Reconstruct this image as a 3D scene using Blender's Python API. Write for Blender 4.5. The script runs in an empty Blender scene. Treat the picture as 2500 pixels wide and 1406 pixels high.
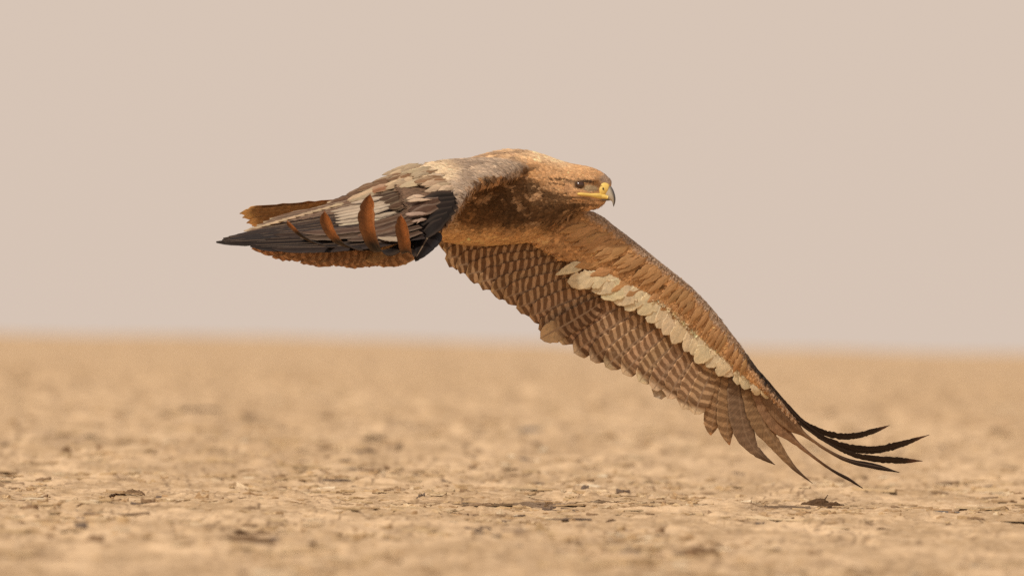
import bpy, bmesh, math, random
import numpy as np
from mathutils import Vector, Matrix
from mathutils.bvhtree import BVHTree

random.seed(7)
rng = np.random.default_rng(11)
scn = bpy.context.scene
COL = scn.collection

# ------------------------------------------------------------------ camera, sky, sun, exposure
LENS = 600.0
F = 2500 * LENS / 36.0            # focal length in photo pixels
DIST = 36.0                       # metres to the eagle
CAM_H = 0.34
PPM = F / DIST                    # photo pixels per metre at the eagle
cam_d = bpy.data.cameras.new('camera')
cam_d.lens = LENS
cam_d.sensor_width = 36
cam_d.clip_start = 1.0
cam_d.clip_end = 60000
cam_d.dof.use_dof = True
cam_d.dof.focus_distance = DIST
cam_d.dof.aperture_fstop = 11.0
cam = bpy.data.objects.new('camera', cam_d)
COL.objects.link(cam)
R = (Matrix.Rotation(math.radians(90) + 137.0 / F, 3, 'X') @ Matrix.Rotation(math.radians(1.15), 3, 'Z'))
CAM_LOC = Vector((0, 0, CAM_H))
cam.matrix_world = Matrix.Translation(CAM_LOC) @ R.to_4x4()
scn.camera = cam
Rn = np.array(R)

SUN_DIR = Vector((0.50, 0.55, -0.74)).normalized()     # the way the light travels
sun_d = bpy.data.lights.new('sun', 'SUN')
sun_d.energy = 3.0
sun_d.angle = math.radians(1.2)
sun_d.color = (1.0, 0.91, 0.78)
sun = bpy.data.objects.new('sun', sun_d)
sun.rotation_euler = SUN_DIR.to_track_quat('-Z', 'Y').to_euler()
COL.objects.link(sun)

world = bpy.data.worlds.new('World')
scn.world = world
world.use_nodes = True
wn, wl = world.node_tree.nodes, world.node_tree.links
wn.clear()
sky = wn.new('ShaderNodeTexSky')
sky.sky_type = 'NISHITA'
sky.sun_disc = False
sky.sun_elevation = math.asin(-SUN_DIR.z)
sky.sun_rotation = math.atan2(-SUN_DIR.x, -SUN_DIR.y)
sky.dust_density = 2.0
sky.air_density = 1.0
sky.altitude = 10
# dust hanging in the air: a luminous beige layer, thick towards the horizon and thinning overhead
tc = wn.new('ShaderNodeTexCoord')
sz = wn.new('ShaderNodeSeparateXYZ')
ram = wn.new('ShaderNodeMapRange')
ram.inputs['From Min'].default_value = 0.0; ram.inputs['From Max'].default_value = 1.0
ram.inputs['To Min'].default_value = .93; ram.inputs['To Max'].default_value = .55
dust = wn.new('ShaderNodeMix'); dust.data_type = 'RGBA'
dust.inputs['B'].default_value = (7.15, 5.83, 4.90, 1)
bg = wn.new('ShaderNodeBackground'); bg.inputs['Strength'].default_value = 0.1
wo = wn.new('ShaderNodeOutputWorld')
wl.new(tc.outputs['Generated'], sz.inputs[0]); wl.new(sz.outputs[2], ram.inputs['Value'])
wl.new(ram.outputs[0], dust.inputs['Factor'])
wl.new(sky.outputs[0], dust.inputs['A'])
wl.new(dust.outputs['Result'], bg.inputs[0])
wl.new(bg.outputs[0], wo.inputs[0])

scn.view_settings.view_transform = 'Standard'
scn.view_settings.look = 'None'
scn.view_settings.exposure = 0.0
scn.view_settings.gamma = 1.0
scn.view_settings.use_curve_mapping = False
scn.cycles.use_denoising = False
scn.cycles.max_bounces = 8
scn.cycles.use_adaptive_sampling = False

# ------------------------------------------------------------------ helpers
def P(a):
    """(u, v, w): photo pixel and depth in pixels (+ away from the camera) -> world metres"""
    a = np.asarray(a, float).reshape(-1, 3)
    dist = DIST + a[:, 2] / PPM
    c = np.stack([(a[:, 0] - 1250) / F * dist, -(a[:, 1] - 703) / F * dist, -dist], 1)
    return c @ Rn.T + np.array(CAM_LOC)

def invP(p):
    c = (np.asarray(p) - np.array(CAM_LOC)) @ Rn
    dist = -c[:, 2]
    return np.stack([c[:, 0] / dist * F + 1250, 703 - c[:, 1] / dist * F, (dist - DIST) * PPM], 1)

def hash2(ix, iy, seed):
    h = (ix.astype(np.int64) * 374761393 + iy.astype(np.int64) * 668265263 + seed * 1274126177) & 0xFFFFFFFF
    h = ((h ^ (h >> 13)) * 1274126177) & 0xFFFFFFFF
    h = ((h ^ (h >> 16)) * 2246822519) & 0xFFFFFFFF
    return ((h ^ (h >> 15)) & 0xFFFFFF) / float(0xFFFFFF)

def vnoise(x, y, seed=0):
    ix, iy = np.floor(x), np.floor(y)
    fx, fy = x - ix, y - iy
    fx, fy = fx * fx * (3 - 2 * fx), fy * fy * (3 - 2 * fy)
    a, b = hash2(ix, iy, seed), hash2(ix + 1, iy, seed)
    c, d = hash2(ix, iy + 1, seed), hash2(ix + 1, iy + 1, seed)
    return (a + (b - a) * fx) * (1 - fy) + (c + (d - c) * fx) * fy      # 0..1

def fbm(x, y, seed=0, oct=4):
    s, a, t = 0, 1.0, 0
    for i in range(oct):
        s = s + a * vnoise(x * 2 ** i + 13.7 * i, y * 2 ** i - 7.3 * i, seed + i)
        t += a; a *= .5
    return s / t

def sm(a, b, x):
    t = np.clip((x - a) / (b - a), 0, 1)
    return t * t * (3 - 2 * t)

def crom(pts, n, uniform=False):
    """Catmull-Rom through pts, n samples"""
    p = np.asarray(pts, float)
    if len(p) == 2:
        t = np.linspace(0, 1, n)[:, None]
        return p[0] * (1 - t) + p[1] * t
    seg = np.ones(len(p) - 1) if uniform else np.linalg.norm(np.diff(p, axis=0), axis=1)
    cum = np.concatenate([[0], np.cumsum(seg)]) / seg.sum()
    q = np.vstack([2 * p[0] - p[1], p, 2 * p[-1] - p[-2]])
    out = []
    for t in np.linspace(0, 1, n):
        i = min(np.searchsorted(cum, t, side='right') - 1, len(p) - 2)
        f = (t - cum[i]) / (cum[i + 1] - cum[i])
        a, b, c, d = q[i], q[i + 1], q[i + 2], q[i + 3]
        out.append(.5 * ((2 * b) + (-a + c) * f + (2 * a - 5 * b + 4 * c - d) * f * f + (-a + 3 * b - 3 * c + d) * f ** 3))
    return np.array(out)

def cpar(pts, n):
    """chord parameter (0..1) of n evenly indexed samples along the control points"""
    p = np.asarray(pts, float)
    seg = np.linalg.norm(np.diff(p, axis=0), axis=1)
    cum = np.concatenate([[0], np.cumsum(seg)]) / seg.sum()
    return np.interp(np.linspace(0, len(p) - 1, n), np.arange(len(p)), cum)

def mesh_from(name, verts, faces, cols=None, bars=None, uvs=None, mat=None, smooth=True):
    me = bpy.data.meshes.new(name)
    me.from_pydata([tuple(v) for v in verts], [], [tuple(f) for f in faces])
    if cols is not None:
        a = me.attributes.new('Col', 'FLOAT_COLOR', 'POINT')
        c = np.ones((len(verts), 4)); c[:, :3] = cols
        a.data.foreach_set('color', c.ravel())
    if bars is not None:
        a = me.attributes.new('Bar', 'FLOAT_COLOR', 'POINT')
        c = np.ones((len(verts), 4)); c[:, :3] = bars
        a.data.foreach_set('color', c.ravel())
    if uvs is not None:
        l = me.uv_layers.new(name='UVMap')
        li = np.zeros(len(me.loops), int)
        me.loops.foreach_get('vertex_index', li)
        l.data.foreach_set('uv', np.asarray(uvs)[li].ravel())
    if smooth:
        me.polygons.foreach_set('use_smooth', np.ones(len(me.polygons), bool))
    if mat: me.materials.append(mat)
    me.update()
    return me

def link(name, me, parent=None, **props):
    o = bpy.data.objects.new(name, me)
    COL.objects.link(o)
    if parent is not None:
        o.parent = parent
        o.matrix_parent_inverse = parent.matrix_world.inverted() if parent.type != 'X' else Matrix()
    for k, v in props.items(): o[k] = v
    return o

def empty(name, loc, parent=None, **props):
    o = bpy.data.objects.new(name, None)
    COL.objects.link(o)
    o.empty_display_size = .1
    if parent is not None:
        o.parent = parent
        o.location = Vector(loc) - WORLD_LOC[parent.name]
    else:
        o.location = loc
    WORLD_LOC[o.name] = Vector(loc)
    for k, v in props.items(): o[k] = v
    return o
WORLD_LOC = {}

def part(name, me, parent, **props):
    """mesh given in world coordinates, hung under parent (all rotations are identity)"""
    o = bpy.data.objects.new(name, me)
    COL.objects.link(o)
    off = WORLD_LOC[parent.name]
    me.transform(Matrix.Translation(-off))
    o.parent = parent
    WORLD_LOC[o.name] = off
    for k, v in props.items(): o[k] = v
    return o

# ------------------------------------------------------------------ materials
class N:
    def __init__(s, name):
        s.m = bpy.data.materials.new(name); s.m.use_nodes = True
        s.t = s.m.node_tree; s.t.nodes.clear()
        s.out = s.new('ShaderNodeOutputMaterial')
    def new(s, k, **kw):
        n = s.t.nodes.new(k)
        for a, b in kw.items(): setattr(n, a, b)
        return n
    def put(s, sock, v):
        if isinstance(v, bpy.types.NodeSocket): s.t.links.new(v, sock)
        elif isinstance(v, (tuple, list)) and len(v) == 3 and sock.type == 'RGBA': sock.default_value = (*v, 1)
        else: sock.default_value = v
    def math(s, op, a, b=0, c=0, clamp=False):
        n = s.new('ShaderNodeMath', operation=op, use_clamp=clamp)
        for i, v in enumerate((a, b, c)): s.put(n.inputs[i], v)
        return n.outputs[0]
    def mix(s, f, a, b, mode='MIX'):
        n = s.new('ShaderNodeMix', data_type='RGBA', blend_type=mode)
        s.put(n.inputs['Factor'], f); s.put(n.inputs['A'], a); s.put(n.inputs['B'], b)
        return n.outputs['Result']
    def step(s, x, a, b):
        n = s.new('ShaderNodeMapRange', interpolation_type='SMOOTHSTEP')
        s.put(n.inputs['Value'], x); n.inputs['From Min'].default_value = a; n.inputs['From Max'].default_value = b
        return n.outputs[0]
    def noise(s, vec, scale, detail=3, rough=.6):
        n = s.new('ShaderNodeTexNoise'); s.put(n.inputs['Vector'], vec)
        n.inputs['Scale'].default_value = scale; n.inputs['Detail'].default_value = detail
        n.inputs['Roughness'].default_value = rough
        return n.outputs['Fac']
    def vmul(s, vec, v):
        n = s.new('ShaderNodeVectorMath', operation='MULTIPLY'); s.put(n.inputs[0], vec); n.inputs[1].default_value = v
        return n.outputs[0]
    def attr(s, name):
        return s.new('ShaderNodeAttribute', attribute_name=name)
    def bsdf(s, col, rough=.8, spec=.3, bump=None, bstr=.3, bdist=.002, sheen=0, transl=0, sss=0):
        b = s.new('ShaderNodeBsdfPrincipled')
        s.put(b.inputs['Base Color'], col); s.put(b.inputs['Roughness'], rough)
        b.inputs['Specular IOR Level'].default_value = spec
        if sheen:
            b.inputs['Sheen Weight'].default_value = sheen; b.inputs['Sheen Roughness'].default_value = .5
        if bump is not None:
            n = s.new('ShaderNodeBump'); s.put(n.inputs['Height'], bump)
            n.inputs['Strength'].default_value = bstr; n.inputs['Distance'].default_value = bdist
            s.t.links.new(n.outputs[0], b.inputs['Normal'])
        o = b.outputs[0]
        if transl:
            tr = s.new('ShaderNodeBsdfTranslucent'); s.put(tr.inputs[0], col)
            mx = s.new('ShaderNodeMixShader'); mx.inputs[0].default_value = transl
            s.t.links.new(o, mx.inputs[1]); s.t.links.new(tr.outputs[0], mx.inputs[2]); o = mx.outputs[0]
        s.t.links.new(o, s.out.inputs[0])
        return s.m

def make_feather_mat():
    n = N('feather_vane')
    col = n.attr('Col').outputs['Color']
    bar = n.attr('Bar').outputs['Color']
    sp = n.new('ShaderNodeSeparateColor'); n.put(sp.inputs[0], bar)
    uv = n.new('ShaderNodeUVMap').outputs[0]
    sx = n.new('ShaderNodeSeparateXYZ'); n.put(sx.inputs[0], uv)
    x, y = sx.outputs[0], sx.outputs[1]
    ax = n.math('ABSOLUTE', n.math('SUBTRACT', x, .5))          # 0 at the shaft, .5 at the edge
    # barbs: fine diagonal streaks running out from the shaft
    along = n.math('SUBTRACT', y, n.math('MULTIPLY', ax, -.5))
    cx = n.new('ShaderNodeCombineXYZ')
    n.put(cx.inputs[0], n.math('MULTIPLY', x, 1.2)); n.put(cx.inputs[1], n.math('MULTIPLY', along, 34.0)); n.put(cx.inputs[2], n.math('MULTIPLY', sp.outputs[2], 40.0))
    barb = n.noise(cx.outputs[0], 1.0, 3, .7)
    c2 = n.new('ShaderNodeCombineXYZ')
    n.put(c2.inputs[0], n.math('MULTIPLY', x, 5.0)); n.put(c2.inputs[1], n.math('MULTIPLY', y, 5.0)); n.put(c2.inputs[2], n.math('MULTIPLY', sp.outputs[2], 40.0))
    blot = n.noise(c2.outputs[0], 1.0, 3, .6)
    # dark cross bars, about .2 apart, wobbling, bowed towards the edge
    c3 = n.new('ShaderNodeCombineXYZ')
    n.put(c3.inputs[0], n.math('MULTIPLY', x, 1.6)); n.put(c3.inputs[1], n.math('MULTIPLY', y, 2.6)); n.put(c3.inputs[2], n.math('MULTIPLY', sp.outputs[2], 70.0))
    warp = n.noise(c3.outputs[0], 1.0, 2, .5)
    vane = n.math('GREATER_THAN', x, .5)
    bary = n.math('ADD', n.math('SUBTRACT', y, n.math('MULTIPLY', ax, .10)), n.math('MULTIPLY', vane, .035))
    ph = n.math('ADD', n.math('MULTIPLY', bary, 1 / .19), n.math('MULTIPLY', warp, 1.1))
    ph = n.math('ADD', ph, n.math('MULTIPLY', sp.outputs[2], 3.0))
    wv = n.math('SINE', n.math('MULTIPLY', ph, 6.2832))
    bars = n.step(n.math('ADD', wv, n.math('MULTIPLY_ADD', barb, .9, -.45)), -.60, .20)
    fadeb = n.step(blot, .22, .48)
    bars = n.math('MULTIPLY', n.math('MULTIPLY', bars, n.math('MULTIPLY_ADD', fadeb, .6, .4)), sp.outputs[0])
    c = n.mix(bars, col, n.mix(1.0, col, (.30, .22, .165), 'MULTIPLY'))
    lum = n.new('ShaderNodeRGBToBW'); n.put(lum.inputs[0], col)
    amp = n.math('MULTIPLY_ADD', n.step(lum.outputs[0], .25, .6), -.8, 1.3)
    tone = n.math('MULTIPLY_ADD', n.math('SUBTRACT', barb, .5), amp, .97)
    tone = n.math('MULTIPLY', tone, n.math('MULTIPLY_ADD', blot, .8, .58))
    cc = n.new('ShaderNodeCombineColor')
    for i in range(3): n.put(cc.inputs[i], tone)
    c = n.mix(1.0, c, cc.outputs[0], 'MULTIPLY')
    shaft = n.math('SUBTRACT', 1.0, n.step(ax, .016, .05))
    c = n.mix(n.math('MULTIPLY', shaft, sp.outputs[1]), c, (.44, .30, .19))
    return n.bsdf(c, .65, .18, barb, .5, .0012, .02, .3)

def make_plumage_mat():
    n = N('soft_plumage')
    col = n.attr('Col').outputs['Color']
    g = n.new('ShaderNodeNewGeometry').outputs['Position']
    f = n.noise(n.vmul(g, (110, 110, 300)), 1.0, 4, .7)
    f2 = n.noise(n.vmul(g, (420, 420, 900)), 1.0, 2, .7)
    tone = n.math('MULTIPLY', n.math('MULTIPLY_ADD', f, .6, .70), n.math('MULTIPLY_ADD', f2, .45, .78))
    cc = n.new('ShaderNodeCombineColor')
    for i in range(3): n.put(cc.inputs[i], tone)
    c = n.mix(1.0, col, cc.outputs[0], 'MULTIPLY')
    return n.bsdf(c, .85, .12, f2, .5, .0012, .05, .06)

FEATHER = make_feather_mat()
PLUM = make_plumage_mat()

def simple(name, col, rough, spec=.5, ns=0, amt=.3, bstr=.2, bdist=.0006, coat=0):
    n = N(name)
    g = n.new('ShaderNodeNewGeometry').outputs['Position']
    f = n.noise(g, ns or 200, 4, .6)
    c = n.mix(f, tuple(v * (1 - amt) for v in col), tuple(min(1, v * (1 + amt)) for v in col))
    m = n.bsdf(c, rough, spec, f, bstr, bdist)
    if coat:
        for q in m.node_tree.nodes:
            if q.type == 'BSDF_PRINCIPLED': q.inputs['Coat Weight'].default_value = coat; q.inputs['Coat Roughness'].default_value = .02
    return m

# ------------------------------------------------------------------ ground
def ground_height(x, y):
    """x, y in metres -> height; the flat salt crust with lumps, lifted plate edges and cracks"""
    h = (fbm(x / 1.4, y / 9.0, 5, 3) - .5) * .012
    lump = fbm(x / .16, y / .30, 21, 4)
    h += (np.clip(lump - .52, 0, 1) ** 1.2) * .075 * np.clip(y / 34, .8, 4)
    h += (fbm(x / .045, y / .09, 41, 3) - .5) * .0085
    rid = 1 - np.abs(fbm(x / .10 + 3, y / .28, 61, 4) - .5) * 2
    h -= sm(.90, 1.0, rid) * .006
    h += (vnoise(x / .012, y / .05, 71) - .5) * .0022
    h += (np.floor(plate_field(x, y)) - 8) * .0024
    return h

def plate_field(x, y):
    return fbm(x / .22, y / 1.1, 131, 5) * 16

def build_ground():
    a = np.linspace(-.046, .046, 680)
    ext = .046 * np.exp(np.linspace(.03, 3.4, 60))
    a = np.concatenate([-ext[::-1], a, ext])
    ys = 19.0 * np.exp(np.arange(0, 1750) * .00125)           # to about 169 m
    ys2 = ys[-1] * np.exp(np.linspace(.01, 5.2, 260))
    ys = np.concatenate([np.array([2., 6, 10, 14, 17]), ys, ys2])
    A, Y = np.meshgrid(a, ys)
    X = A * Y
    fade = sm(17, 19.5, Y)
    H = ground_height(X, Y) * fade
    H += (fbm(X / 30, Y / 120, 91, 3) - .5) * np.clip((Y - 60) / 1500, 0, 1) * 1.6
    nr, nc = A.shape
    co = np.stack([X, Y, H], -1).reshape(-1, 3)
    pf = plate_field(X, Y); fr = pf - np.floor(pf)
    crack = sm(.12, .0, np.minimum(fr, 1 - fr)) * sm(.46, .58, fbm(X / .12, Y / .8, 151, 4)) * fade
    i = np.arange(nr * nc).reshape(nr, nc)
    q = np.stack([i[:-1, :-1], i[:-1, 1:], i[1:, 1:], i[1:, :-1]], -1).reshape(-1, 4)
    me = bpy.data.meshes.new('ground')
    me.vertices.add(len(co)); me.vertices.foreach_set('co', co.ravel())
    me.loops.add(q.size); me.loops.foreach_set('vertex_index', q.ravel().astype(np.int32))
    me.polygons.add(len(q)); me.polygons.foreach_set('loop_start', np.arange(0, q.size, 4, dtype=np.int32))
    me.update(calc_edges=True)
    me.polygons.foreach_set('use_smooth', np.ones(len(q), bool))
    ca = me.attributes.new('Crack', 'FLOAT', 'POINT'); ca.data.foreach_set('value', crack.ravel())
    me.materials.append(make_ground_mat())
    return link('ground', me, kind='structure', label='flat sunlit expanse of cracked sandy mud crust running to the horizon')

def make_ground_mat():
    n = N('sandy_crust')
    g = n.new('ShaderNodeNewGeometry').outputs['Position']
    big = n.noise(n.vmul(g, (1.6, .05, 1)), 1.0, 4, .55)
    mid = n.noise(n.vmul(g, (7, .7, 60)), 1.0, 4, .6)
    fine = n.noise(n.vmul(g, (60, 8, 300)), 1.0, 4, .65)
    grit = n.noise(n.vmul(g, (420, 60, 900)), 1.0, 2, .6)
    c = n.mix(n.step(mid, .38, .62), (.46, .314, .176), (.71, .505, .305))
    c = n.mix(n.math('MULTIPLY', n.step(big, .42, .62), .55), c, (.47, .315, .175))
    c = n.mix(n.math('MULTIPLY', n.step(fine, .50, .70), .5), c, (.74, .56, .37))
    c = n.mix(n.math('MULTIPLY', n.step(fine, .46, .30), .5), c, (.25, .150, .080))
    c = n.mix(n.math('MULTIPLY', n.step(grit, .42, .28), .55), c, (.20, .13, .08))
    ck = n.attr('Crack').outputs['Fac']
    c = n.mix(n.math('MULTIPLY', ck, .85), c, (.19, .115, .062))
    return n.bsdf(c, .92, .12, grit, .6, .002)

build_ground()

def build_flakes():
    """loose chips of dried crust lying on the ground: nobody could count them"""
    V, Fc, C = [], [], []
    k = 9
    n = 42000
    y = 21.0 * np.exp(rng.random(n) * math.log(150 / 21.0))
    x = (rng.random(n) * 2 - 1) * .043 * y
    dens = fbm(x / .30, y / 1.6, 301, 4)
    keep = dens + rng.normal(0, .05, n) > .50
    x, y = x[keep], y[keep]
    n = len(x)
    z = ground_height(x, y) * sm(17, 19.5, y)
    g = (y / 36) ** .6
    plate = rng.random(n) < .72
    s = np.where(plate, np.exp(rng.normal(math.log(.0095), .55, n)), np.exp(rng.normal(math.log(.0032), .5, n))) * g
    s = np.where(plate, np.minimum(s, .042 * g), np.minimum(s, .010 * g))
    th = np.where(plate, rng.uniform(.0012, .0042, n) * g, s * rng.uniform(.5, 1.1, n))
    top = np.array([[.52, .37, .21], [.44, .30, .17], [.60, .45, .28], [.30, .20, .12], [.17, .125, .095], [.68, .55, .38]])
    pi = rng.choice(6, n, p=[.33, .29, .18, .10, .05, .05])
    for j in range(n):
        a0 = rng.random() * 6.28
        aa = a0 + np.arange(k) * 2 * math.pi / k
        rr = s[j] * (1 + rng.normal(0, .28, k))
        bx, by = np.cos(aa) * rr * 1.5, np.sin(aa) * rr
        curl = (.10 * rr * np.abs(np.sin(aa * 1.0 + a0)) if plate[j] else 0) * rng.random()
        tl = rng.normal(0, .05 if plate[j] else .2, 2)
        zz = bx * tl[0] + by * tl[1] + curl
        o = len(V)
        lo = z[j] - .0012
        hh = th[j] * np.clip(1 + rng.normal(0, .45, k), .1, 2.2)
        for q in range(k): V.append((x[j] + bx[q], y[j] + by[q], lo + zz[q] * .5))
        for q in range(k): V.append((x[j] + bx[q] * .95, y[j] + by[q] * .95, lo + zz[q] + hh[q]))
        V.append((x[j], y[j], lo + th[j] * .9))
        for q in range(k):
            Fc.append((o + q, o + (q + 1) % k, o + k + (q + 1) % k, o + k + q)); Fc.append((o + k + q, o + k + (q + 1) % k, o + 2 * k))
        ct = top[pi[j]] * rng.uniform(.85, 1.15)
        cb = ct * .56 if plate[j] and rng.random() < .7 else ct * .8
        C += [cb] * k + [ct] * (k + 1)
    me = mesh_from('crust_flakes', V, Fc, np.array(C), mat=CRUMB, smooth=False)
    link('crust_flakes', me, kind='stuff', label='loose chips and crumbs of dried mud crust scattered over the flat ground')

def make_crumb_mat():
    n = N('dry_crumb')
    col = n.attr('Col').outputs['Color']
    g = n.new('ShaderNodeNewGeometry').outputs['Position']
    f = n.noise(g, 260, 4, .65)
    cc = n.new('ShaderNodeCombineColor')
    t = n.math('MULTIPLY_ADD', f, .9, .55)
    for i in range(3): n.put(cc.inputs[i], t)
    return n.bsdf(n.mix(1.0, col, cc.outputs[0], 'MULTIPLY'), .95, .1, f, .7, .003)
CRUMB = make_crumb_mat()
build_flakes()

def ground_at(u, v):
    """world point of flat ground seen at a photo pixel"""
    d = Rn @ np.array([(u - 1250) / F, -(v - 703) / F, -1.0])
    t = -CAM_H / d[2]
    return d[0] * t, d[1] * t

def lump_mesh(name, L, D, H, seed, col, rings=9, seg=26):
    """an irregular broken clod, L wide, D deep, H high, on z = 0"""
    V, Fc = [], []
    r = np.random.default_rng(seed)
    for i in range(rings):
        f = i / (rings - 1)
        for j in range(seg):
            a = 2 * math.pi * j / seg
            rad = math.cos(f * math.pi / 2) ** .65 if f < 1 else 0
            nz = fbm(np.array([math.cos(a) * 1.7 + seed]), np.array([math.sin(a) * 1.7 + f * 2.2]), seed, 4)[0]
            n2 = fbm(np.array([math.cos(a) * 4 * rad + seed]), np.array([math.sin(a) * 4 * rad]), seed + 9, 3)[0]
            k = .55 + .9 * nz
            V.append((math.cos(a) * L / 2 * rad * k, math.sin(a) * D / 2 * rad * k, H * (math.sin(f * math.pi / 2) * (.35 + 1.25 * n2)) - .003))
    for i in range(rings - 1):
        for j in range(seg):
            Fc.append((i * seg + j, i * seg + (j + 1) % seg, (i + 1) * seg + (j + 1) % seg, (i + 1) * seg + j))
    c = np.array(col) * (0.75 + .5 * r.random((len(V), 1)))
    return mesh_from(name, V, Fc, c, mat=CRUMB, smooth=False)

def tube_mesh(name, pts, rads, col, mat, seg=7):
    pts = np.asarray(pts, float); V, Fc = [], []
    for i, p in enumerate(pts):
        t = pts[min(i + 1, len(pts) - 1)] - pts[max(i - 1, 0)]
        t /= np.linalg.norm(t)
        a = np.cross(t, [0, .3, 1]); a /= np.linalg.norm(a); b = np.cross(t, a)
        for j in range(seg):
            q = 2 * math.pi * j / seg
            V.append(p + (a * math.cos(q) + b * math.sin(q)) * rads[i])
    for i in range(len(pts) - 1):
        for j in range(seg):
            Fc.append((i * seg + j, i * seg + (j + 1) % seg, (i + 1) * seg + (j + 1) % seg, (i + 1) * seg + j))
    Fc.append(tuple(range(seg))); Fc.append(tuple((len(pts) - 1) * seg + j for j in range(seg - 1, -1, -1)))
    return mesh_from(name, V, Fc, np.tile(col, (len(V), 1)), mat=mat)

# clods one can point at: (u, v of the foot, width px, height px, tone, label)
DK, MD, GR = (.105, .062, .034), (.20, .125, .07), (.17, .145, .125)
CLODS = [
    (2008, 1239, 118, 25, DK, 'large dark jagged clod with a short twig standing on it, under the wing tip'),
    (570, 1300, 62, 12, DK, 'dark flat clod in the left foreground, left one of a close pair'),
    (640, 1300, 56, 12, MD, 'brown flat clod beside the dark one in the left foreground'),
    (767, 1344, 26, 26, DK, 'small upright dark clod near the bottom edge, left of centre'),
    (590, 1340, 110, 13, MD, 'long low brown clod in front of the close pair'),
    (1715, 1362, 70, 24, MD, 'rounded brown clod near the bottom edge, right of centre'),
    (1785, 1364, 58, 16, MD, 'smaller brown clod touching the right side of the rounded one'),
    (325, 1218, 40, 12, MD, 'thin arched brown clod at the far left of the sharp ground'),
    (160, 1120, 22, 22, MD, 'small peaked clod standing alone on the far left, slightly blurred'),
    (1300, 1057, 66, 12, GR, 'blurred grey clod on the ground behind, below the middle of the wing'),
    (785, 1030, 50, 16, MD, 'blurred brown clod far behind, left of the wing'),
    (2300, 1248, 130, 10, GR, 'low grey slab of crust right of the large jagged clod'),
    (2150, 1298, 44, 9, DK, 'thin dark sliver of crust in the right foreground'),
    (1500, 1275, 40, 8, DK, 'small dark chip in the centre foreground'),
]
for i, (u, v, wpx, hpx, tone, lab) in enumerate(CLODS):
    x, y = ground_at(u, v)
    m_px = y / F
    if i == 0: continue
    me = lump_mesh('dirt_clod', wpx * m_px * 1.3, wpx * m_px * .8, hpx * m_px * 1.15, 100 + i * 7, tone)
    o = link('dirt_clod', me, label=lab, category='clod', group='clods of dried mud on the flat')
    o.location = (x, y, float(ground_height(np.array([x]), np.array([y]))[0]))
u, v, wpx, hpx, tone, lab = CLODS[0]
x, y = ground_at(u, v); m_px = y / F
z0 = float(ground_height(np.array([x]), np.array([y]))[0]) + .004
clod = empty('dirt_clod', (x, y, z0), label=lab, category='clod', group='clods of dried mud on the flat')
for (dx, L, H, sd) in ((-14, 60, 21, 5), (22, 66, 15, 12), (-48, 46, 8, 3), (44, 40, 8, 31)):
    me = lump_mesh('mud_lump', L * m_px * 1.25, L * m_px * .8, H * m_px * .95, sd, DK if abs(dx) < 30 else MD)
    me.transform(Matrix.Translation((x + dx * m_px, y + abs(dx) * m_px * .12, z0)))
    part('mud_lump', me, clod)
tw = [(x - 6 * m_px, y, z0 + 6 * m_px), (x + 2 * m_px, y, z0 + 15 * m_px), (x + 7 * m_px, y - .002, z0 + 22 * m_px), (x + 13 * m_px, y - .003, z0 + 31 * m_px)]
part('twig', tube_mesh('twig', tw, [.0022, .002, .0016, .0006], (.10, .06, .035), CRUMB), clod)

# ------------------------------------------------------------------ the eagle
base_pt = Vector(P([(1250, 500, 0)])[0])
EAGLE = empty('eagle', base_pt, label='tawny brown eagle in low flight with drooping wings, barred underwing and yellow gape',
              category='eagle')

# ---- body surface: lofted pieces fused by a voxel remesh into one continuous skin
class Loft:
    def __init__(s): s.V, s.F = [], []
    def rings(s, rings):
        o = len(s.V); k = len(rings[0]); n = len(rings)
        for r in rings: s.V += [tuple(p) for p in r]
        for i in range(n - 1):
            for j in range(k):
                s.F.append((o + i * k + j, o + i * k + (j + 1) % k, o + (i + 1) * k + (j + 1) % k, o + (i + 1) * k + j))
        s.F.append(tuple(o + j for j in range(k - 1, -1, -1)))
        s.F.append(tuple(o + (n - 1) * k + j for j in range(k)))

def torso_rings(st, n=60, seg=36, pw=2.15):
    st = crom(st, n)                       # u, vtop, vbot, half depth, centre depth
    out = []
    for u, vt, vb, hd, dc in st:
        a = np.linspace(0, 2 * math.pi, seg, endpoint=False)
        c, s = np.cos(a), np.sin(a)
        vc, hv = (vt + vb) / 2, (vb - vt) / 2
        out.append(P(np.stack([np.full(seg, u), vc + hv * np.sign(s) * np.abs(s) ** (2 / pw), dc + hd * np.sign(c) * np.abs(c) ** (2 / pw)], 1)))
    return out

def slab_rings(Lc, Cc, nrm, th, n=50, seg=14):
    """wing arm: leading edge curve, rear curve, upper-side direction per point, thickness at the front"""
    Lp, Cp, Nn, T = crom(Lc, n, True), crom(Cc, n, True), crom(nrm, n, True), crom([(t, 0) for t in th], n, True)[:, 0]
    s = np.concatenate([[0], np.linspace(0, 1, seg) ** 1.4])
    out = []
    for i in range(n):
        nn = Nn[i] / np.linalg.norm(Nn[i])
        up, dn = [], []
        for q in np.linspace(0, 1, seg):
            f = q ** 1.5
            h = T[i] * (1.15 * math.sqrt(max(f, 0) + .02) * (1 - f) ** .9 + .10)
            p = Lp[i] * (1 - f) + Cp[i] * f
            up.append(p + nn * h * .6); dn.append(p - nn * h * .5)
        out.append(P(np.array(up + dn[::-1])))
    return out

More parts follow.
